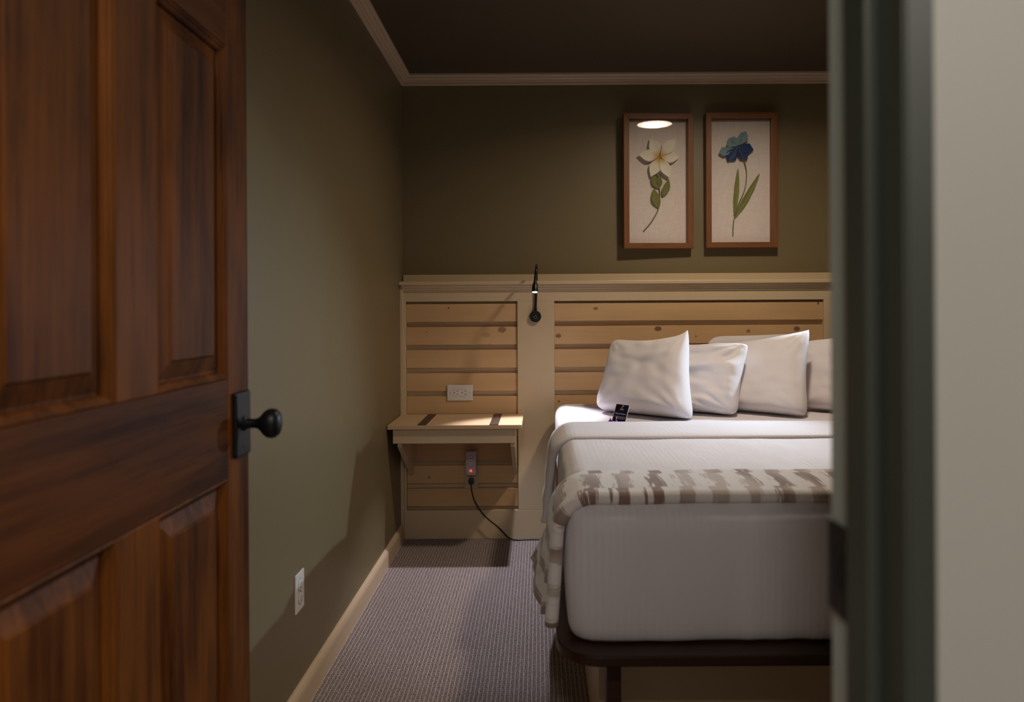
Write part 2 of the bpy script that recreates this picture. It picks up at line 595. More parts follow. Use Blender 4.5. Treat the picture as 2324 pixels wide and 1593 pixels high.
# door frame (jamb boards, stop, strike plate)
fr = struct(box('trim_3', JR, JR + .018, 0.475, YF + .004, 0, JT + .018, 'jamb', bevel=.002), 'grey green painted door jamb with a dark stop')
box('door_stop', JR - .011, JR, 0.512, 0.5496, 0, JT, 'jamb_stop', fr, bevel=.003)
box('jamb_dark_sheet', JR - .0016, JR, 0.4756, 0.512, 0, JT, 'jamb_stop', fr)  # thin sheet giving the hall half of the jamb the stop's dark tone
box('jamb_edge', JR, JR + .0178, 0.4735, 0.475, 0, JT + .018, 'jamb_edge', fr)  # thin sheet giving the jamb's hall edge the darkest tone
sp = bmesh.new()
pl = [(JR - .0022, .552), (JR - .0022, .600), (JR - .0006, .6085), (JR + .0035, .613), (JR + .0052, .6115), (JR + .0012, .606), (JR, .600), (JR, .552)]
r0 = [sp.verts.new((x, y, .923)) for x, y in pl]
r1 = [sp.verts.new((x, y, .998)) for x, y in pl]
for i in range(len(pl)):
    j = (i + 1) % len(pl)
    sp.faces.new((r0[i], r0[j], r1[j], r1[i]))
sp.faces.new(r0)
sp.faces.new(list(reversed(r1)))
s_ = finish('strike_plate', sp, 'black_metal', fr)
s_['label'] = 'black metal strike plate in the door jamb'
box('latch_hole', JR - .0026, JR - .0021, .566, .588, .945, .977, 'slot', s_)
for zz in (.932, .989):
    lathe('screw', [(.0001, .001), (.003, .001), (.003, 0)], (JR - .0023, .578, zz), (-1, 0, 0), 'bronze', s_, 10)
struct(box('trim_4', JL - .018, JL, 0.475, YF + .004, 0, JT + .018, 'jamb', bevel=.002))
struct(box('trim_5', JL, JR, 0.475, YF + .004, JT, JT + .018, 'jamb', bevel=.002))

# ------------------------------------------------------------------ door (open into the room)
DX, DT = -0.58, 0.036
DY0, DY1 = 0.618, 1.408
ST0, ST1 = DY1 - .093, DY0 + .107       # inner edges of the stiles
MU0, MU1 = 0.967, 1.074                 # mullion between the panel columns
door = bpy.data.objects.new('door_1', None)
COL.objects.link(door)
door.location = (DX - DT, DY0, 0.008)
bpy.context.view_layer.update()
struct(door, 'dark stained wooden panel door standing open')
door['category'] = 'door'
box('stile', DX - DT, DX, ST0, DY1, .008, 2.035, 'door_v', door, bevel=.002)
box('stile', DX - DT, DX, DY0, ST1, .008, 2.035, 'door_v', door, bevel=.002)
rails = [(.008, .20), (.8668, 1.052), (1.673, 1.79), (1.925, 2.035)]
for a, b_ in rails:
    box('rail', DX - DT, DX, ST1, ST0, a, b_, 'door_h', door, bevel=.002)
holes = [(rails[i][1], rails[i + 1][0]) for i in range(3)]
for a, b_ in holes:
    box('mullion', DX - DT, DX, MU0, MU1, a, b_, 'door_v', door, bevel=.002)


def ring_strip(bm, x_in, rects):
    loops = []
    for (xx, y0, y1, z0, z1) in rects:
        loops.append([bm.verts.new((xx, y, z)) for y, z in ((y0, z0), (y1, z0), (y1, z1), (y0, z1))])
    for i in range(len(loops) - 1):
        for k in range(4):
            bm.faces.new((loops[i][k], loops[i][(k + 1) % 4], loops[i + 1][(k + 1) % 4], loops[i + 1][k]))
    return loops


for (za, zb) in holes:
    for (ya, yb) in ((ST1, MU0), (MU1, ST0)):
        # raised field panel with bevelled margins
        bm = bmesh.new()
        e = [(DX - .0145, .0135), (DX - .0145, .016), (DX - .0145, .018), (DX - .006, .046), (DX - .003, .0475), (DX - .003, .05)]
        lp = ring_strip(bm, 0, [(xx, ya + m_, yb - m_, za + m_, zb - m_) for xx, m_ in e])
        bm.faces.new(lp[-1])
        back = ring_strip(bm, 0, [(DX - .0145, ya + .0135, yb - .0135, za + .0135, zb - .0135), (DX - DT + .012, ya + .0135, yb - .0135, za + .0135, zb - .0135)])
        bm.faces.new(back[-1])
        bmesh.ops.remove_doubles(bm, verts=bm.verts, dist=1e-5)
        finish('panel', bm, 'door_v', door, bevel=.001)
        # sticking (moulded rim of the opening)
        bm = bmesh.new()
        prof = [(-DT + .001, .0005), (-.0015, .0005), (-.0005, .003), (-.0018, .0055), (-.0042, .0068), (-.005, .009), (-.0085, .0125), (-.0135, .0138), (-DT + .001, .0138)]
        lp = ring_strip(bm, 0, [(DX + d, ya + m_, yb - m_, za + m_, zb - m_) for d, m_ in prof])
        finish('panel_moulding', bm, 'door_v', door)

kn_y, kn_z = 1.363, .9615
kp = box('knob_plate', DX, DX + .010, kn_y - .033, kn_y + .033, kn_z - .066 + .004, kn_z + .062, 'black_metal', door, bevel=.004, seg=3)
kp['label'] = 'black metal door plate'
lathe('knob', [(.0135, 0), (.0135, .004), (.0095, .007), (.0085, .018), (.0095, .026), (.014, .033), (.021, .039), (.0262, .046), (.0278, .054), (.0262, .062), (.021, .068), (.012, .0715), (.0001, .0725)],
      (DX + .009, kn_y, kn_z), (1, 0, 0), 'black_metal', kp, 36, sx=0.86, sy=1.04)
lathe('thumb_turn_hole', [(.003, .0008), (.0001, .0009)], (DX + .010, kn_y, kn_z - .045), (1, 0, 0), 'slot', kp, 12, cap=False)
box('latch_plate', DX - .030, DX - .006, DY1 - .0005, DY1 + .0015, kn_z - .028, kn_z + .028, 'black_metal', door)

# ------------------------------------------------------------------ headboard panelling
YH = 3.636                      # front plane of stiles and rails
YS = 3.648                      # front plane of slats
hb = empty('headboard_panelling', ((XL + XR) / 2, YB, 0), 'cream wall panelling headboard with horizontal pale pine slats and ledge', 'headboard')
CM = 0.777


def both(fn):
    fn(lambda x: x)


box('backing_board', XL, XR, 3.672, YB, 0.0, 1.30, 'cream', hb)
box('top_board', XL + .004, XR, 3.694, YB, 1.30, 1.366, 'cream', hb, bevel=.002)
box('ledge', XL, XR, 3.598, 3.700, 1.3095, 1.3275, 'cream', hb, bevel=.003)
prism('ledge_moulding', [(3.700, 1.3095), (3.607, 1.3095), (3.607, 1.303), (3.613, 1.2975), (3.618, 1.2955), (3.618, 1.2905), (3.624, 1.288), (3.630, 1.284), (3.630, 1.2755), (3.700, 1.2755)], 0, XL + .012, XR - .012, 'cream', hb)
box('top_rail', XL + .026, XR - .026, YH, 3.68, 1.2245, 1.2755, 'cream', hb, bevel=.0015)
box('bottom_rail', XL + .026, XR - .026, YH, 3.68, 0.0, .1475, 'cream', hb, bevel=.0015)
for mx in (0, 1):
    f = (lambda x: x) if mx == 0 else (lambda x: 2 * CM - x)
    def bx2(nm, a, b_, *r, **k):
        a, b_ = sorted((f(a), f(b_)))
        return box(nm, a, b_, *r, **k)
    bx2('end_post', XL, XL + .016, 3.622, YB, 0, 1.3095, 'cream', hb, bevel=.0015)
    bx2('end_stile', XL + .016, XL + .028, YH, 3.70, 0, 1.2755, 'cream', hb, bevel=.001)
    bx2('stile', -0.109, 0.082, YH, 3.68, .1475, 1.2245, 'cream', hb, bevel=.0015)
rnd = random.Random(3)
for (xa, xb) in ((XL + .029, -.1095), (.0825, 2 * CM - .0825), (2 * CM + .1095, XR - .029)):
    for k in range(9):
        zt_ = 1.2130 - .1195 * k + rnd.uniform(-.0012, .0012)
        box('slat', xa, xb, YS + rnd.uniform(-.001, .001), 3.674, zt_ - .0925, zt_, 'pine', hb, bevel=.0015)

# ------------------------------------------------------------------ floating night shelf
def make_shelf():
    sh = empty('night_shelf', (-.395, YH, .644), 'pale pine floating shelf with two dark inlaid straps on brackets', 'shelf')
    box('shelf_top', XL + .003, -.080, 3.29, YH - .0005, .6225, .644, 'pine_top', sh, bevel=.003)
    box('apron', -.686, -.1115, 3.305, 3.325, .555, .6225, 'cream', sh, bevel=.001)
    for xa in (-.668, -.135):
        prism('bracket', [(3.325, .6225), (3.325, .535), (3.632, .335), (YH, .335), (YH, .6225)], 0, xa, xa + .020, 'cream', sh)
    for xc in (-.548, -.211):
        box('strap', xc - .021, xc + .021, 3.2898, 3.632, .6435, .6458, 'strap', sh, bevel=.0006)
    return sh


shelf = make_shelf()

# ------------------------------------------------------------------ reading lamps
def make_lamp(xc, label, aim, power, tip, cool, cone=126, blend=.85, beam=None):
    lp = empty('reading_lamp', (xc, YH, 1.145), label, 'reading lamp')
    bs = lathe('wall_base', [(.0001, 0), (.028, 0), (.030, .003), (.030, .016), (.028, .0185), (.0001, .019)], (xc, YH, 1.145), (0, -1, 0), 'black_plastic', lp)
    lathe('switch_ring', [(.0062, 0), (.0062, .0008), (.0082, .0008), (.0082, 0)], (xc + .0003, YH - .019, 1.142), (0, -1, 0), 'screw', bs, 24, cap=False)
    led = Vector(tip)
    a = Vector(aim).normalized()
    top = led - a * .060
    lathe('neck_socket', [(.0075, 0), (.0075, .022), (.005, .026)], (xc + .001, YH - .010, 1.168), (0.02, -.1, 1), 'black_plastic', lp, 14)
    pth = [(xc + .001, YH - .011, 1.180), (xc + .004, YH - .012, 1.25), (xc + .007, YH - .025, 1.33), (xc + .008, YH - .075, 1.388), (xc + .008, YH - .145, 1.40),
           tuple(top - a * .045 + Vector((.004, -.004, .012))), tuple(top - a * .01), tuple(top + a * .006)]
    tube('gooseneck', pth, .0062, 'black_plastic', lp, 12, 8)
    hd = lathe('lamp_head', [(.006, 0), (.0078, .008), (.0115, .02), (.0142, .034), (.0150, .046), (.0148, .060), (.0132, .060), (.0128, .056)], top, a, 'black_plastic', lp, 28, cap=False)
    lathe('led_lens', [(.0131, .0565), (.008, .0585), (.0001, .059)], top, a, 'led', hd, 24, cap=False)
    ld = bpy.data.lights.new('reading_spot', 'SPOT')
    ld.energy = power
    ld.color = cool
    ld.spot_size = math.radians(cone)
    ld.spot_blend = blend
    ld.shadow_soft_size = .012
    lo = bpy.data.objects.new('reading_spot', ld)
    COL.objects.link(lo)
    lo.location = led + a * .004
    lo.rotation_euler = (Vector(beam) if beam else a).to_track_quat('-Z', 'Y').to_euler()
    lo.parent = lp
    lo.matrix_parent_inverse = lp.matrix_world.inverted()
    return lp, ld


make_lamp(-.016, 'black gooseneck reading lamp with lit head above the shelf', (-.03, -.30, -1), LAMP_L, (-.0165, 3.345, 1.262), (.92, .90, 1.0), 72, .5, (-.05, -.25, -1))
make_lamp(2 * CM + .016, 'black gooseneck reading lamp on the far side of the bed', (-2.24, -1.60, -.98), LAMP_R, (2 * CM - .02, 3.345, 1.37), (.64, .83, 1.0), 62, 1.0)

# ------------------------------------------------------------------ ceiling lights
def disc_light(name, x, y, r, mat, label):
    e = empty(name, (x, y, ZC), label, 'ceiling light')
    lathe('rim', [(r, 0), (r + .012, 0), (r + .010, .014), (r + .002, .018), (r, .016)], (x, y, ZC), (0, 0, -1), 'white_plastic', e, 48, cap=False)
    lathe('diffuser', [(r, .0145), (r * .6, .0165), (.0001, .017)], (x, y, ZC), (0, 0, -1), mat, e, 48, cap=False)
    return e


disc_light('ceiling_light', .90, 2.58, .115, 'disc', 'round glowing ceiling light mirrored in the picture glass')
al = bpy.data.lights.new('downlight', 'AREA')
al.shape = 'DISK'
al.size = .16
al.energy = CEIL_A
al.color = (1.0, .82, .62)
al.spread = math.radians(160)
ao = bpy.data.objects.new('downlight', al)
COL.objects.link(ao)
ao.location = (.90, 2.58, ZC - .020)
ao.parent = bpy.data.objects['ceiling_light']
ao.matrix_parent_inverse = bpy.data.objects['ceiling_light'].matrix_world.inverted()
disc_light('hall_ceiling_light', .80, -.75, .18, 'hall_disc', 'round glowing ceiling light in the hall, facing the beige wall')
disc_light('hall_ceiling_light', -.15, -.60, .125, 'hall_disc', 'smaller round ceiling light added in the hall to brighten the foot of the bed')  # second hall disc, added to brighten the front of the bed

# ------------------------------------------------------------------ bed frame
BX0, BX1 = .080, 1.580
BYF = 1.632                        # foot end of the mattress
ZP = .408                          # top of the platform
ZT = .706                          # top of the mattress
bed = empty('bed_frame', ((BX0 + BX1) / 2, 2.6, 0), 'dark wooden platform bed with rounded corners on a beige base', 'bed')
pts = []
px0, px1, py0, py1, rr = BX0 - .042, BX1 + .022, 1.562, 3.60, .10
for (cx, cy, a0) in ((px0 + rr, py0 + rr, PI), (px1 - rr, py0 + rr, 1.5 * PI)):
    for k in range(13):
        a = a0 + k / 12 * PI / 2
        pts.append((cx + rr * math.cos(a), cy + rr * math.sin(a)))
pts += [(px1, py1), (px0, py1)]
prism('platform', pts, 2, ZP - .024, ZP, 'platform', bed, bevel=.004)
for lx in (X(1372, 1.64), BX1 - .18):
    for ly in (1.64, 3.40):
        box('leg', lx, lx + .034, ly, ly + .036, 0, ZP - .024, 'platform', bed, bevel=.003)
box('base_panel', X(1354, 1.78), BX1 - .1, 1.78, 3.36, 0, ZP - .0245, 'cream', bed)

# ------------------------------------------------------------------ soft goods
def rounded_box(b0, b1, r, n):
    """verts/faces of a subdivided box pushed to rounded edges; returns bmesh"""
    bm = bmesh.new()
    b0, b1 = Vector(b0), Vector(b1)
    c = (b0 + b1) / 2
    hlf = (b1 - b0) / 2
    nx, ny, nz = n
    seen = {}

    def vert(i, j, k):
        key = (i, j, k)
        if key not in seen:
            # grid is denser near the edges
            def g(t): return math.sin((t - .5) * PI) * .5 * .35 + (t - .5) * .65
            q = Vector((2 * hlf.x * g(i / nx), 2 * hlf.y * g(j / ny), 2 * hlf.z * g(k / nz)))
            cl = Vector([max(-(hlf[a] - r), min(hlf[a] - r, q[a])) for a in range(3)])
            d = q - cl
            if d.length > 1e-9:
                q = cl + d.normalized() * r
            seen[key] = bm.verts.new(c + q)
        return seen[key]

    def quad(a, b_, cc, d):
        bm.faces.new((vert(*a), vert(*b_), vert(*cc), vert(*d)))
    for i in range(nx):
        for j in range(ny):
            for k in (0, nz):
                quad((i, j, k), (i + 1, j, k), (i + 1, j + 1, k), (i, j + 1, k))
    for i in range(nx):
        for k in range(nz):
            for j in (0, ny):
                quad((i, j, k), (i + 1, j, k), (i + 1, j, k + 1), (i, j, k + 1))
    for j in range(ny):
        for k in range(nz):
            for i in (0, nx):
                quad((i, j, k), (i, j + 1, k), (i, j + 1, k + 1), (i, j, k + 1))
    return bm


bm = rounded_box((BX0, BYF + .014, ZP + .001), (BX1, 3.60, ZT), .055, (40, 44, 14))
for v in bm.verts:
    if v.co.z > ZT - .05:
        v.co.z += .003 * noise.noise(Vector((v.co.x * 6, v.co.y * 6, 1.0))) - .002
ms = finish('mattress', bm, 'sheet', None, True)
tag(ms, 'thick mattress under a white fitted sheet on the dark platform', 'mattress')


def cover(name, y_back, thick, y_front, z_low, r, ruffle, mat, seed, wrap_foot=True, flare=0.0):
    """a cloth lying over the mattress: across the bed (left hem - top - right hem), along Y, tucked over the foot"""
    ox0, ox1 = BX0 - thick, BX1 + thick
    oz = ZT + thick
    # profile across: list of (x, z)
    prof = []
    nside, ncorner, ntop = 12, 9, 70
    for k in range(nside):
        t = k / nside
        prof.append((ox0, z_low + (oz - r - z_low) * t, 0))
    for k in range(ncorner):
        a = PI - k / ncorner * PI / 2
        prof.append((ox0 + r + r * math.cos(a), oz - r + r * math.sin(a), 1))
    for k in range(ntop + 1):
        prof.append((ox0 + r + (ox1 - ox0 - 2 * r) * k / ntop, oz, 2))
    for k in range(1, ncorner + 1):
        a = PI / 2 - k / ncorner * PI / 2
        prof.append((ox1 - r + r * math.cos(a), oz - r + r * math.sin(a), 1))
    for k in range(1, nside + 1):
        t = k / nside
        prof.append((ox1, oz - r + (z_low - oz + r) * t, 0))
    return prof


# ---- duvet: rounded shell over the mattress, open at the head and below
bm = rounded_box((BX0 - .008, BYF - .008, ZP - .028), (BX1 + .012, 3.30, ZT + .016), .058, (90, 80, 30))
kill = [f for f in bm.faces if all(v.co.y > 2.50 for v in f.verts) or (all(v.co.z < ZP - .002 for v in f.verts))]
bmesh.ops.delete(bm, geom=kill, context='FACES')
loose = [v for v in bm.verts if not v.link_faces]
bmesh.ops.delete(bm, geom=loose, context='VERTS')
for v in bm.verts:
    x, y, z = v.co
    low = max(0.0, min(1.0, (ZT - z) / .30))
    bulge = math.sin(low * PI) ** 0.8 * .010 if low > 0 else 0
    if y < BYF + .03:                       # foot face: soft upright ripples and a fuller belly
        rip = noise.noise(Vector((x * 26, 2.0, z * 2.2))) * .0028 + noise.noise(Vector((x * 9, 7.0, z * 3))) * .005
        edge = noise.noise(Vector((x * 5, 4.0, 0))) * .010 * low
        v.co.y -= bulge * 1.2 - rip * (0.3 + .7 * low)
        v.co.z += edge * (1 if low > .7 else 0)
    if x < BX0 + .03:
        v.co.x -= bulge - noise.noise(Vector((3, y * 14, z * 4))) * .006
    if x > BX1 - .03:
        v.co.x += bulge
    if z > ZT - .02:
        v.co.z += noise.noise(Vector((x * 5, y * 5, 3.3))) * .004 + noise.noise(Vector((x * 17, y * 9, 8.1))) * .0015
for v in bm.verts:
    v.co.z = max(v.co.z, ZP + .003)
dv = finish('duvet', bm, 'sheet', None, True)
sd = dv.modifiers.new('thickness', 'SOLIDIFY')
sd.thickness = .006
sd.offset = -1
tag(dv, 'white striped duvet tucked tightly over the foot of the bed', 'duvet')


def sheet_fold():
    """top sheet folded back over the duvet, hanging over both sides"""
    bm = bmesh.new()
    cols = []
    # cross-section along Y: a flat double band, front edge rolled
    ys = [2.94, 2.90, 2.84, 2.76, 2.68, 2.60, 2.54, 2.505, 2.487, 2.480, 2.484, 2.50]
    hs = [.001, .006, .017, .024, .026, .027, .027, .026, .022, .014, .007, .004]
    path = []
    zlow = .44
    for k in range(20):
        t = k / 20
        path.append((0, t))                # side, from hem up
    prof = []
    r = .075
    x0, x1 = BX0 - .020, BX1 + .020
    for k in range(22):
        t = k / 22
        prof.append((x0 - .022 * (1 - t), zlow + (ZT - r - zlow) * t, -1, 0, 1 - t))
    for k in range(10):
        a = PI - k / 10 * PI / 2
        prof.append((x0 + r + r * math.cos(a), ZT - r + r * math.sin(a), math.cos(a), math.sin(a), 0))
    for k in range(61):
        prof.append((x0 + r + (x1 - x0 - 2 * r) * k / 60, ZT, 0, 1, 0))
    for k in range(1, 11):
        a = PI / 2 - k / 10 * PI / 2
        prof.append((x1 - r + r * math.cos(a), ZT - r + r * math.sin(a), math.cos(a), math.sin(a), 0))
    for k in range(1, 13):
        t = k / 12
        prof.append((x1 + .03 * t, ZT - r + (zlow - ZT + r) * t, 1, 0, t))
    for i, (x, z, nx, nz, hang) in enumerate(prof):
        row = []
        for j, (y, hh) in enumerate(zip(ys, hs)):
            wob = noise.noise(Vector((x * 3.0, z * 3.0, j * .3))) * .004
            if hang > 0:
                wob += math.sin(hang * 14 + j * .9) * .003 * hang
            yy = y + (.012 * noise.noise(Vector((x * 2.2, z * 2, 5.0))) if 0 < j else 0) - hang * .10 * (1 - j / 14)
            row.append(bm.verts.new((x + nx * (hh + wob), yy, z + nz * (hh + wob * .6 + (0 if j < 9 else .006)))))
        cols.append(row)
    for i in range(len(cols) - 1):
        for j in range(len(ys) - 1):
            bm.faces.new((cols[i][j], cols[i + 1][j], cols[i + 1][j + 1], cols[i][j + 1]))
    o = finish('top_sheet', bm, 'sheet', None, True)
    s = o.modifiers.new('thickness', 'SOLIDIFY')
    s.thickness = .004
    s.offset = 1
    return tag(o, 'white striped top sheet folded back over the duvet below the pillows', 'sheet')


sheet_fold()


def lerp_tab(t, tab):
    for a, b_ in zip(tab, tab[1:]):
        if t <= b_[0]:
            f = (t - a[0]) / (b_[0] - a[0])
            f = f * f * (3 - 2 * f)
            return tuple(p + (q - p) * f for p, q in zip(a[1:], b_[1:]))
    return tab[-1][1:]


def throw():
    bm = bmesh.new()
    uvl = bm.loops.layers.uv.new('UVMap')
    path = []                              # (x, z, nx, nz, arc, hang)
    r = .085
    x0, x1 = BX0 - .032, BX1 + .032
    ztop = ZT + .019
    nh = 26
    arc = 0
    for k in range(nh):
        t = k / nh
        path.append((x0, .455 + (ztop - r - .455) * t, -1, 0, 1 - t))
    for k in range(14):
        a = PI - k / 14 * PI / 2
        path.append((x0 + r + r * math.cos(a), ztop - r + r * math.sin(a), math.cos(a), math.sin(a), 0))
    for k in range(101):
        path.append((x0 + r + (x1 - x0 - 2 * r) * k / 100, ztop, 0, 1, 0))
    for k in range(1, 11):
        a = PI / 2 - k / 10 * PI / 2
        path.append((x1 - r + r * math.cos(a), ztop - r + r * math.sin(a), math.cos(a), math.sin(a), 0))
    for k in range(1, 13):
        t = k / 12
        path.append((x1 + .02 * t, ztop - r + (.46 - ztop + r) * t, 1, 0, t))
    arcs = [0]
    for a, b_ in zip(path, path[1:]):
        arcs.append(arcs[-1] + math.hypot(b_[0] - a[0], b_[1] - a[1]))
    # along Y: folded double, the front is a fat rounded fold
    prof = []
    yb, yf = 1.925, 1.672
    n = 26
    for j in range(n + 1):
        y = yb + (yf - yb) * j / n
        t = j / n
        hh = .003 + .013 * min(1, t * 5) + .004 * math.sin(t * PI)
        prof.append((y, hh))
    for k in range(1, 8):                  # rolled front edge
        a = PI / 2 - k / 7 * PI * .95
        prof.append((yf - .014 * math.cos(a), .007 + .0095 * math.sin(a)))
    vdist = [0]
    for a, b_ in zip(prof, prof[1:]):
        vdist.append(vdist[-1] + math.hypot(b_[0] - a[0], b_[1] - a[1]))
    grid = []
    J = len(prof)
    for i, (x, z, nx, nz, hg) in enumerate(path):
        row = []
        for j, (y, hh) in enumerate(prof):
            tj = min(1.0, j / n)
            xx = x + nx * hh
            zz = z + nz * hh
            yy = y
            if nz > .9 and hg == 0:
                zz += .003 * noise.noise(Vector((x * 7, y * 9, 1.5)))
                yy += .006 * noise.noise(Vector((x * 3, 2.2, 0)))
            if hg > 0 and nx < 0:
                # hanging drop: back corner swings out, folds run down, hem wavy
                fold = math.sin(tj * 2 * PI * 1.55 + .6) * .017 * hg ** 0.8 + noise.noise(Vector((y * 14, z * 6, 3))) * .007 * hg
                hx, hz = lerp_tab(tj, ((0, -.052, .034), (.12, -.036, .030), (.25, -.020, .014), (.42, -.014, -.012), (.6, -.004, -.026), (.72, -.014, -.030), (.82, .004, -.018), (1, .010, -.020)))
                xx += (hx - .018) * hg ** 1.2 + fold * .45
                zz += hz * hg
                yy += (.03 * (1 - tj) - .008 * tj) * hg
            row.append(bm.verts.new((xx, yy, zz)))
        grid.append(row)
    for i in range(len(grid) - 1):
        for j in range(J - 1):
            f = bm.faces.new((grid[i][j], grid[i + 1][j], grid[i + 1][j + 1], grid[i][j + 1]))
            for lp, (a, b_) in zip(f.loops, ((i, j), (i + 1, j), (i + 1, j + 1), (i, j + 1))):
                lp[uvl].uv = (arcs[a], vdist[b_] + .04)
    o = finish('throw_blanket', bm, 'throw', None, True)
    s = o.modifiers.new('thickness', 'SOLIDIFY')
    s.thickness = .007
    s.offset = 1
    return tag(o, 'soft brown and cream streaked throw blanket across the foot of the bed', 'blanket')


throw()


def pillow(label, BL, BR, TL, TR, thick, seed, sag=0.02, hem=False, ear=0.0, wr=1.0):
    BL, BR, TL, TR = map(Vector, (BL, BR, TL, TR))
    bm = bmesh.new()
    nu, nv = 44, 34
    width = ((BR - BL) + (TR - TL)) / 2
    height = ((TL - BL) + (TR - BR)) / 2
    nrm = width.cross(height).normalized()          # faces the camera side (-Y)
    if nrm.y > 0:
        nrm = -nrm
    wn, hn = width.normalized(), height.normalized()

    def side(sgn):
        g = []
        for i in range(nu + 1):
            row = []
            for j in range(nv + 1):
                u = math.sin((i / nu - .5) * PI) * .45 + (i / nu - .5) * 1.1
                v = math.sin((j / nv - .5) * PI) * .45 + (j / nv - .5) * 1.1
                u = max(-1, min(1, u))
                v = max(-1, min(1, v))
                s, t = (u + 1) / 2, (v + 1) / 2
                p = BL * (1 - s) * (1 - t) + BR * s * (1 - t) + TL * (1 - s) * t + TR * s * t
                # edges pulled in between the corners
                p -= wn * (u * .020 * (1 - v * v))
                p -= hn * (max(0, v) * sag * (1 - u * u) ** 0.8)
                p += hn * (ear * max(0, v) ** 6 * max(0, u) ** 8)
                rc = (abs(u) * abs(v)) ** 7
                rc *= .030 if not (u > 0 and v > 0) else (.012 if ear else .022)
                p -= wn * (math.copysign(rc, u)) + hn * (math.copysign(rc * (.45 if v < 0 else 1), v))
                ev = 10.0 if v < 0 else 3.4
                prof = (max(0, 1 - abs(u) ** 4.6) ** .52) * (max(0, 1 - abs(v) ** ev) ** .52)
                full = 1.0 + .18 * -v
                q = Vector((u * 2.1, v * 2.1, seed * 3.7 + sgn))
                wrk = noise.noise(q * 1.3) * .010 + noise.noise(Vector((u * 3.1 + v * 2.0, v * 5 - u * 1.2, seed))) * .006
                crease = 0
                for (cu, cv, ang, amp) in ((.95, .95, -.75 * PI, 1), (.95, -.95, .75 * PI, .9), (-.95, -.95, .25 * PI, .8), (-.95, .95, -.25 * PI, .6)):
                    du, dv_ = u - cu, v - cv
                    d = math.hypot(du, dv_)
                    th = math.atan2(dv_, du)
                    crease += amp * math.sin(th * 13 + seed * 1.9 + cu) * math.exp(-((d - .35) / .32) ** 2)
                wrk += crease * .0042
                q = p + nrm * (sgn * thick / 2 * prof * full + sgn * wrk * wr * prof)
                q.z = max(q.z, ZT + .006)
                row.append(bm.verts.new(q))
            g.append(row)
        for i in range(nu):
            for j in range(nv):
                bm.faces.new((g[i][j], g[i + 1][j], g[i + 1][j + 1], g[i][j + 1]))
    side(1)
    side(-1)
    bmesh.ops.remove_doubles(bm, verts=bm.verts, dist=1e-4)
    o = finish('pillow', bm, 'pillow', None, True)
    o.modifiers.new('sub', 'SUBSURF').render_levels = 1
    tag(o, label, 'pillow')
    if hem:
        # stitched hem line near the open end of the case
        bm = bmesh.new()
        pr = None
        for j in range(31):
            v = -0.93 + 1.86 * j / 30
            ring = []
            for du in (-.006, .006):
                u = .80 + du
                s, t = (u + 1) / 2, (v + 1) / 2
                p = BL * (1 - s) * (1 - t) + BR * s * (1 - t) + TL * (1 - s) * t + TR * s * t
                p -= wn * (u * .020 * (1 - v * v))
                p -= hn * (max(0, v) * sag * (1 - u * u) ** 0.8)
                ev = 10.0 if v < 0 else 3.0
                prof = (max(0, 1 - abs(u) ** 4.0) ** .55) * (max(0, 1 - abs(v) ** ev) ** .55)
                ring.append(p + nrm * (thick / 2 * prof * (1 - .18 * v) + .0035))
            cur = [bm.verts.new(q) for q in ring] + [bm.verts.new(q - nrm * .008) for q in reversed(ring)]
            if pr:
                for k in range(4):
                    bm.faces.new((pr[k], pr[(k + 1) % 4], cur[(k + 1) % 4], cur[k]))
            else:
                bm.faces.new(cur)
            pr = cur
        bm.faces.new(pr)
        finish('hem_seam', bm, 'pillow', o, True)
    return o


zb = ZT + .004
pillow('white pillow with an open hemmed end, behind the dark card', (.262, 3.27, zb), (.648, 2.955, zb), (.355, 3.40, 1.050), (.668, 3.11, 1.080), .17, 1, .035, True, .025)
pillow('white pillow crumpled at its end, standing behind the one with the dark card', (.40, 3.43, zb), (.868, 3.06, zb), (.44, 3.52, 1.02), (.965, 3.19, 1.035), .15, 2, .02, wr=2.3)
pillow('white pillow with an upright pointed corner on the far half of the bed', (.80, 3.33, zb), (1.160, 3.02, zb), (.88, 3.42, 1.01), (1.24, 3.20, 1.085), .13, 3, .012, False, .012, wr=.6)
pillow('white pillow lying against the slats, mostly hidden by the others', (.84, 3.55, zb), (1.34, 3.53, zb), (.845, 3.575, 1.045), (1.33, 3.565, 1.058), .07, 4, .006)
pillow('white pillow at the far edge of the bed', (1.20, 3.30, zb), (1.56, 3.02, zb), (1.24, 3.42, 1.02), (1.60, 3.17, 1.09), .13, 5, .012, wr=.6)

# ------------------------------------------------------------------ framed flowers
GY = YB - .044                       # glass plane


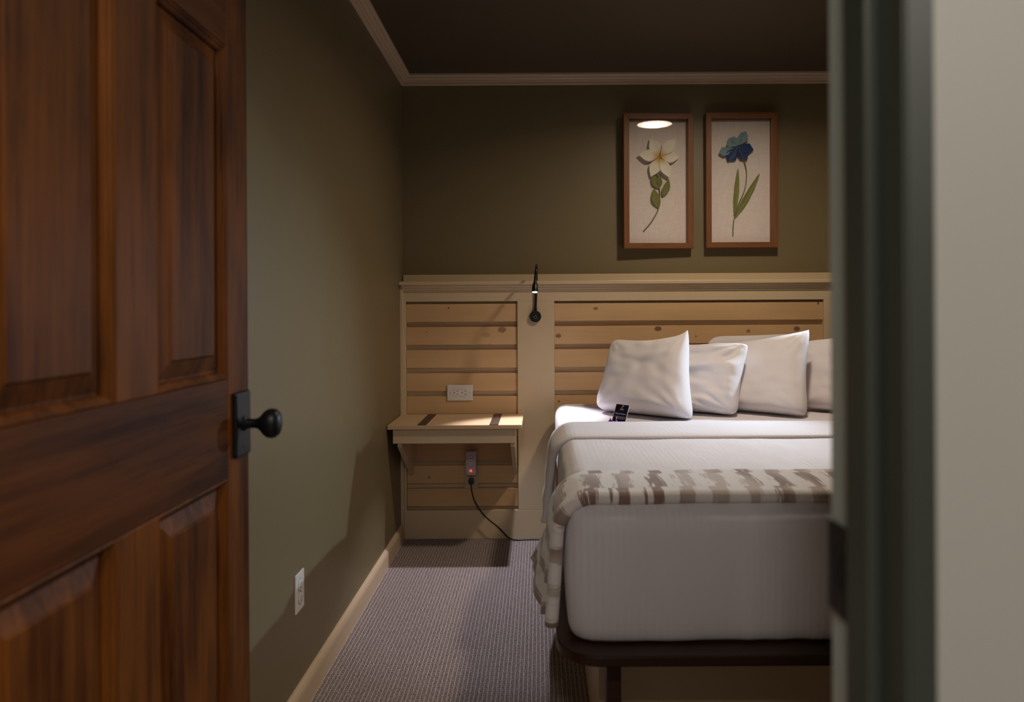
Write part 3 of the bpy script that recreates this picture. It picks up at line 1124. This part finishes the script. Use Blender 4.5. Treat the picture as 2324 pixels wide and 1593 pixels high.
def framed(x0, x1, z0, z1, label, builder):
    e = empty('framed_flower', ((x0 + x1) / 2, YB, z0), label, 'picture', )
    fw, fd = .0285, .052
    yf = YB - fd
    # four mitred rails
    def rail(pts, mat):
        bm = bmesh.new()
        r0 = [bm.verts.new((x, yf, z)) for x, z in pts]
        r1 = [bm.verts.new((x, YB - .002, z)) for x, z in pts]
        for i in range(4):
            j = (i + 1) % 4
            bm.faces.new((r0[i], r0[j], r1[j], r1[i]))
        bm.faces.new(r0)
        bm.faces.new(list(reversed(r1)))
        finish('frame_rail', bm, mat, e, bevel=.0012)
    rail([(x0, z1), (x1, z1), (x1 - fw, z1 - fw), (x0 + fw, z1 - fw)], 'frame_h')
    rail([(x0, z0), (x0 + fw, z0 + fw), (x1 - fw, z0 + fw), (x1, z0)], 'frame_h')
    rail([(x0, z0), (x0, z1), (x0 + fw, z1 - fw), (x0 + fw, z0 + fw)], 'frame_v')
    rail([(x1, z0), (x1 - fw, z0 + fw), (x1 - fw, z1 - fw), (x1, z1)], 'frame_v')
    box('backing', x0 + fw - .004, x1 - fw + .004, YB - .010, YB - .005, z0 + fw - .004, z1 - fw + .004, 'linen', e)
    box('glass', x0 + fw - .003, x1 - fw + .003, GY - .001, GY + .001, z0 + fw - .003, z1 - fw + .003, 'glass', e)
    box('hanger_nub', (x0 + x1) / 2 - .006, (x0 + x1) / 2 + .004, YB - .02, YB - .012, z0 - .004, z0 + .001, 'screw', e)
    builder(e)
    return e


YFL = YB - .011                       # flower sits on the backing


def blade(name, base, tip, width, mat, parent, lift0, lift1, curl=.006, ragged=0.0, bend=0.0, n=16, twist=0.0, peak=.45, seed=0, tip_pow=.8):
    """leaf or petal between two (x,z) points, cupped, lying in front of the backing"""
    b, t = Vector((base[0], base[1])), Vector((tip[0], tip[1]))
    d = t - b
    ln = d.length
    d.normalize()
    nn = Vector((-d.y, d.x))
    bm = bmesh.new()
    lay = bm.verts.layers.float.new('along')
    rows = []
    rg = random.Random(seed)
    for i in range(n + 1):
        s = i / n
        wsh = (math.sin(PI * s ** (math.log(.5) / math.log(peak)))) ** tip_pow if 0 < s < 1 else 0.0
        wd = width / 2 * wsh + .0006
        c = b + d * (ln * s) + nn * (bend * math.sin(PI * s))
        row = []
        for k in range(-3, 4):
            q = k / 3
            rag = rg.uniform(-1, 1) * ragged * (1 if abs(k) == 3 else 0)
            pp = c + nn * (wd * q + rag) + d * (rag if i > n - 3 else 0)
            lift = lift0 + (lift1 - lift0) * s + curl * (q * q) * wsh + twist * q * s
            v = bm.verts.new((pp.x, YFL - max(.0005, min(.030, lift)), pp.y))
            v[lay] = s
            row.append(v)
        rows.append(row)
    for i in range(n):
        for k in range(6):
            bm.faces.new((rows[i][k], rows[i][k + 1], rows[i + 1][k + 1], rows[i + 1][k]))
    o = finish(name, bm, mat, parent, True)
    s_ = o.modifiers.new('thickness', 'SOLIDIFY')
    s_.thickness = .0009
    return o


def PX(zx, zy):
    """zoomed print coordinates -> wall position of the flower parts"""
    Yp = YFL - .008
    return (X(1390 + zx * 400 / 1821, Yp), Z(240 + zy * 350 / 1593, Yp) - (1390 + zx * 400 / 1821 - CX) * math.tan(math.radians(.33)) * Yp / FPX)


def flower_white(e):
    c = PX(483, 540)
    def st(zx, zy, l): p = PX(zx, zy); return (p[0], YFL - l, p[1])
    tube('stem', [st(320, 1300, .003), st(405, 1200, .004), st(465, 1095, .005), st(480, 1040, .005), st(490, 900, .006), st(475, 790, .006), st(458, 690, .010)], .0029, 'stem', e, 8, 6)
    for (b, t, wd, bd, sd_) in (((478, 1060), (425, 860), .044, .004, 1), ((515, 945), (582, 760), .036, -.004, 2), ((488, 860), (405, 715), .040, .004, 3), ((490, 850), (470, 720), .026, -.003, 4)):
        blade('leaf', PX(*b), PX(*t), wd, 'leaf', e, .008, .014, .004, bend=bd, seed=sd_, tip_pow=.95)
    tips = [((385, 350), .060), ((650, 350), .060), ((690, 540), .060), ((585, 755), .054), ((390, 745), .058), ((262, 520), .060)]
    for i, (t, wd) in enumerate(tips):
        tp = PX(*t)
        off = (c[0] + (tp[0] - c[0]) * .04, c[1] + (tp[1] - c[1]) * .04)
        blade('petal', off, tp, wd * 1.02, 'petal', e, .019, .020 + .007 * (i % 2), .005, peak=.50, seed=i, tip_pow=1.12)
    lathe('flower_centre', [(.0045, 0), (.0048, .003), (.002, .006), (.0001, .0065)], (c[0], YFL - .0185, c[1]), (0, -1, 0), 'yellow', e, 14)
    for k in range(7):
        a = k * .9
        tube('stamen', [(c[0], YFL - .020, c[1]), (c[0] + .006 * math.cos(a), YFL - .028, c[1] + .009 * math.sin(a))], .0006, 'yellow', e, 5, 2)


def flower_blue(e):
    c = PX(1290, 440)
    def st(zx, zy, l): p = PX(zx, zy); return (p[0], YFL - l, p[1])
    for i, (b, t, wd) in enumerate((((1285, 430), (1382, 285), .050), ((1285, 430), (1192, 355), .062), ((1270, 440), (1100, 500), .046), ((1285, 425), (1280, 340), .046))):
        blade('petal', PX(*b), PX(*t), wd, 'petal_lightblue', e, .018, .018 + .002 * i, .004, ragged=.0040, n=22, peak=.66, seed=20 + i)
    for i, (b, t, wd) in enumerate((((1285, 430), (1192, 575), .056), ((1295, 430), (1390, 565), .052), ((1300, 425), (1452, 468), .052), ((1290, 430), (1330, 540), .040))):
        blade('petal', PX(*b), PX(*t), wd, 'petal_blue', e, .022, .015 + .003 * (i % 2), .005, ragged=.0022, n=20, peak=.6, tip_pow=.95, seed=30 + i)
    tube('stem', [st(1250, 1345, .003), st(1258, 1200, .004), st(1300, 1040, .005), st(1360, 900, .006), st(1385, 800, .007), st(1390, 690, .008), st(1370, 600, .015), st(1338, 530, .024), st(1302, 465, .029)], .0025, 'stem', e, 8, 6)
    blade('leaf', PX(1262, 1140), PX(1302, 650), .026, 'leaf', e, .004, .007, .003, ragged=.0008, bend=-.002, n=26, peak=.5, seed=41)
    blade('leaf', PX(1265, 1165), PX(1526, 700), .030, 'leaf', e, .004, .008, .003, ragged=.0010, bend=-.002, n=26, peak=.45, seed=42)


YFr = YB - .052
f1 = framed(X(1415, YFr), X(1574.5, YFr), Z(563.5, YFr) - .004, Z(258, YFr) - .004, 'walnut shadow box frame holding a white six petalled paper flower', flower_white)
f2 = framed(X(1604, YFr), X(1766.5, YFr), Z(561.5, YFr) - .006, Z(255.5, YFr) - .006, 'walnut shadow box frame holding a blue ragged paper flower', flower_blue)
f1.rotation_euler = (math.radians(0.7), 0, math.radians(3.0))
f2.rotation_euler = (math.radians(0.7), 0, 0)
f1.location.y -= .009

# ------------------------------------------------------------------ outlets and the charger
def receptacle(parent, fn, decora):
    pass


# upper outlet: horizontal plate above the shelf
def local_outlet(name, label, origin, ux, uz, un, w_, h_, mat, decora):
    """plate of w_ x h_ (long side along ux), facing un"""
    o_ = Vector(origin)
    ux, uz, un = Vector(ux), Vector(uz), Vector(un)
    e = empty(name, origin, label, 'outlet')

    def bx(nm, a0, a1, b0, b1, c0, c1, mt, par, bev=0.0):
        bm = bmesh.new()
        add_box(bm, a0, a1, b0, b1, c0, c1)
        for v in bm.verts:
            q = v.co.copy()
            v.co = o_ + ux * q.x + uz * q.y + un * q.z
        return finish(nm, bm, mt, par, bevel=bev)

    def cyl(nm, a, b_, c, r, d, mt, par, n=16, sx=1, sy=1):
        return lathe(nm, [(r, 0), (r, d), (.0001, d)], o_ + ux * a + uz * b_ + un * c, un, mt, par, n)
    pl_ = bx('cover_plate', -w_ / 2, w_ / 2, -h_ / 2, h_ / 2, 0, .0055, mat, e, .003)
    if decora:
        fc = bx('receptacle', -.0335, .0335, -.0165, .0165, .0055, .0066, mat, e, .0006)
        bx('gap_line', -.0345, .0345, -.0175, .0175, .0050, .0057, 'screw', e)
        for cx_ in (-.020, .0195):
            for zz in (.0075, -.0065):
                bx('slot', cx_ + .004 - .001, cx_ + .0125, zz - .0011, zz + .0011, .0060, .00675, 'slot', fc)
            cyl('ground_hole', cx_ - .008, 0, .0060, .0026, .0008, 'slot', fc)
        for sx_ in (-.0505, .0505):
            cyl('screw', sx_ * w_ / .132, 0, .0055, .0026, .0009, 'screw', e, 12)
    else:
        for cx_ in (-.0195, .0195):
            fc = lathe('receptacle', [(.0172, 0), (.0172, .0012), (.0160, .0020), (.0001, .0020)], o_ + ux * cx_ + un * .0052, un, mat, e, 24, 1.0, 1.0)
            lathe('gap_line', [(.0172, 0), (.0185, 0), (.0185, .0004), (.0172, .0004)], o_ + ux * cx_ + un * .0055, un, 'slot', e, 24, cap=False)
            for zz in (.0062, -.0062):
                bx('slot', cx_ + .000, cx_ + .0075, zz - .0010, zz + .0010, .0068, .0075, 'slot', fc)
            cyl('ground_hole', cx_ - .0075, 0, .0068, .0023, .0007, 'slot', fc, 12)
        cyl('screw', 0, 0, .0055, .003, .0010, 'screw', e, 12)
    return e


yo = YS - .001
local_outlet('wall_outlet', 'white horizontal outlet plate on the slats above the shelf', (X(1043, yo), yo - .001, Z(890, yo)), (1, 0, 0), (0, 0, 1), (0, -1, 0), .132, .082, 'white_plastic', True)
local_outlet('wall_outlet', 'white upright outlet plate low on the olive side wall', (XL, 2.081, .352), (0, 0, 1), (0, 1, 0), (1, 0, 0), .114, .072, 'white_plastic', False)
yo2 = YS - .001
ol = local_outlet('wall_outlet', 'beige outlet plate on the slats under the shelf, with charger plugged in', (X(1067.5, yo2), yo2 - .001, Z(1083, yo2)), (0, 0, 1), (1, 0, 0), (0, -1, 0), .112, .071, 'cream_plate', False)

# plug-in device with oval panel and red light
dxc, dy = X(1066, 3.60), yo2 - .0075
zt_, zb_ = Z(1024, 3.60), Z(1079, 3.60)
dev = empty('plug_in_device', (dxc, dy, zb_), 'white plug-in device with flared top and glowing red light', 'plug-in device')
bm = bmesh.new()
rings = []
hgt = zt_ - zb_
for (t, wd, dp) in ((0, .0270, .028), (.04, .0285, .031), (.25, .0288, .035), (.55, .0275, .036), (.8, .0268, .034), (.92, .0290, .034), (1.0, .0330, .035)):
    n = 24
    ring = []
    for k in range(n):
        a = 2 * PI * k / n
        cx_, cz_ = math.cos(a), math.sin(a)
        sq = lambda q: math.copysign(abs(q) ** .55, q)
        ring.append(bm.verts.new((dxc + wd * sq(cx_), dy - dp / 2 * (1 + sq(cz_)), zb_ + hgt * t)))
    rings.append(ring)
for i in range(len(rings) - 1):
    for k in range(24):
        bm.faces.new((rings[i][k], rings[i][(k + 1) % 24], rings[i + 1][(k + 1) % 24], rings[i + 1][k]))
bm.faces.new(rings[0])
bm.faces.new(list(reversed(rings[-1])))
body = finish('body', bm, 'device', dev, True)
fy = dy - .0352
bm = bmesh.new()
ovp = [(.0135, .031), (.0148, .0325)]
lo_ = []
for (a_, b_) in ovp:
    lo_.append([bm.verts.new((dxc + a_ * math.cos(2 * PI * k / 36), fy - .0012, zb_ + hgt * .60 + b_ * math.sin(2 * PI * k / 36))) for k in range(36)])
for k in range(36):
    bm.faces.new((lo_[0][k], lo_[0][(k + 1) % 36], lo_[1][(k + 1) % 36], lo_[1][k]))
finish('oval_groove', bm, 'bronze', dev)
for zz in (.70, .58, .46):
    lathe('button', [(.0028, 0), (.0028, .0016), (.0001, .0019)], (dxc, fy - .0002, zb_ + hgt * zz), (0, -1, 0), 'bronze' if zz > .5 else 'cream', dev, 14)
lathe('red_light', [(.0052, 0), (.0050, .002), (.003, .0034), (.0001, .0038)], (dxc + .0006, fy + .0005, zb_ + hgt * .20), (0, -1, 0), 'red_led', dev, 18)

# power cord with plug
cd = empty('power_cord', (X(1067, 3.62), dy, 0), 'black power cord hanging from the lower outlet down to the carpet', 'cord')
pz = Z(1091, 3.625)
pxc = X(1067, 3.625)
bm = bmesh.new()
add_box(bm, pxc - .0125, pxc + .0125, dy - .026, dy - .0005, pz - .013, pz + .013)
finish('plug', bm, 'black_plastic', cd, bevel=.004)
yc = 3.608
tube('cable', [(pxc, dy - .018, pz - .010), (X(1068, yc), yc, Z(1112, yc)), (X(1076, yc), yc - .004, Z(1138, yc)), (X(1097, yc), yc - .008, Z(1168, yc)), (X(1128, yc), yc - .012, Z(1194, yc)),
               (X(1152, yc), yc - .012, .018), (X(1170, yc), yc - .008, .005), (X(1200, yc), yc, .0042), (X(1260, yc), yc, .0042)], .0037, 'black_plastic', cd, 10, 8)

# ------------------------------------------------------------------ card and chocolates on the bed
BLc = Vector((X(1386.5, 2.95), 2.95, ZT + .0055))
BRc = Vector((X(1417.5, 2.895), 2.895, ZT + .0055))
TLc = Vector((X(1397.5, 2.985), 2.985, Z(916.3, 2.985)))
wv = BRc - BLc
TRc = TLc + wv
card = empty('bedside_card', (BLc + BRc) / 2, 'small dark greeting card with gold mark propped against the pillow', 'card')
cw, ch = wv.length, (TLc - BLc).length
eu = wv.normalized()
ev_ = (TLc - BLc).normalized()
en = eu.cross(ev_).normalized()
if en.y > 0:
    en = -en


def card_pt(a, b_, c=0.0):
    return BLc + eu * (a * cw) + ev_ * (b_ * ch) + en * c


def card_box(nm, a0, a1, b0, b1, c0, c1, mt, par):
    bm = bmesh.new()
    add_box(bm, a0, a1, b0, b1, c0, c1)
    for v in bm.verts:
        q = v.co.copy()
        v.co = card_pt(q.x, q.y, q.z)
    return finish(nm, bm, mt, par)


cb = card_box('card_board', 0, 1, 0, 1, -.0008, 0, 'card_white', card)
cf = card_box('printed_face', .035, .965, .02, .97, 0, .0003, 'card', card)


def card_text(nm, body, size, a, b_, mt, shear=0.0, bold=0.0):
    cu = bpy.data.curves.new(nm, 'FONT')
    cu.body = body
    cu.size = size
    cu.align_x = 'CENTER'
    cu.align_y = 'CENTER'
    cu.shear = shear
    cu.offset = bold
    tmp = bpy.data.objects.new(nm + '_tmp', cu)
    COL.objects.link(tmp)
    dg = bpy.context.evaluated_depsgraph_get()
    dg.update()
    me = bpy.data.meshes.new_from_object(tmp.evaluated_get(dg))
    bpy.data.objects.remove(tmp, do_unlink=True)
    for v in me.vertices:
        q = v.co.copy()
        v.co = BLc + eu * (a * cw + q.x) + ev_ * (b_ * ch + q.y) + en * .0006
    me.materials.clear()
    me.materials.append(M[mt])
    o = bpy.data.objects.new(nm, me)
    COL.objects.link(o)
    o.parent = card
    o.matrix_parent_inverse = card.matrix_world.inverted()
    return o


card_text('gold_mark', '7', .0165, .50, .845, 'gold', .35, .0006)
card_text('mark_lettering', 'INN', .0105, .51, .70, 'grey_print', 0.1, .0004)
card_text('script_lettering', 'Sweet Dreams', .0098, .50, .46, 'blue_print', .45, .0001)
for i, (a0, a1) in enumerate(((.10, .93), (.13, .90), (.22, .93), (.30, .80))):
    rg = random.Random(i)
    a = a0
    while a < a1 - .05:
        wd = rg.uniform(.05, .13)
        card_box('print_line', a, min(a1, a + wd), .305 - i * .043, .318 - i * .043, .0003, .0006, 'blue_print' if i else 'grey_print', card)
        a += wd + .022


def kiss(x, y, label, pa):
    e = empty('chocolate_drop', (x, y, ZT + .004), label, 'chocolate', 'foil chocolates beside the card')
    lathe('foil_body', [(.0001, 0), (.0088, .0005), (.0098, .0035), (.0086, .0075), (.0060, .0115), (.0036, .0145), (.0020, .0175), (.0011, .0205), (.0001, .021)], (x, y, ZT + .004), (0, 0, 1), 'purple', e, 20)
    tube('paper_plume', [(x, y, ZT + .022), (x + .002 * pa, y, ZT + .028), (x + .0035 * pa, y, ZT + .034)], lambda t: .0011, 'plume', e, 6, 4)
    return e


kiss(X(1384, 2.905), 2.905, 'purple foil wrapped chocolate drop standing just beside the card', -1)
kiss(X(1396.5, 2.885), 2.885, 'purple foil wrapped chocolate drop standing in front of the card', 1)
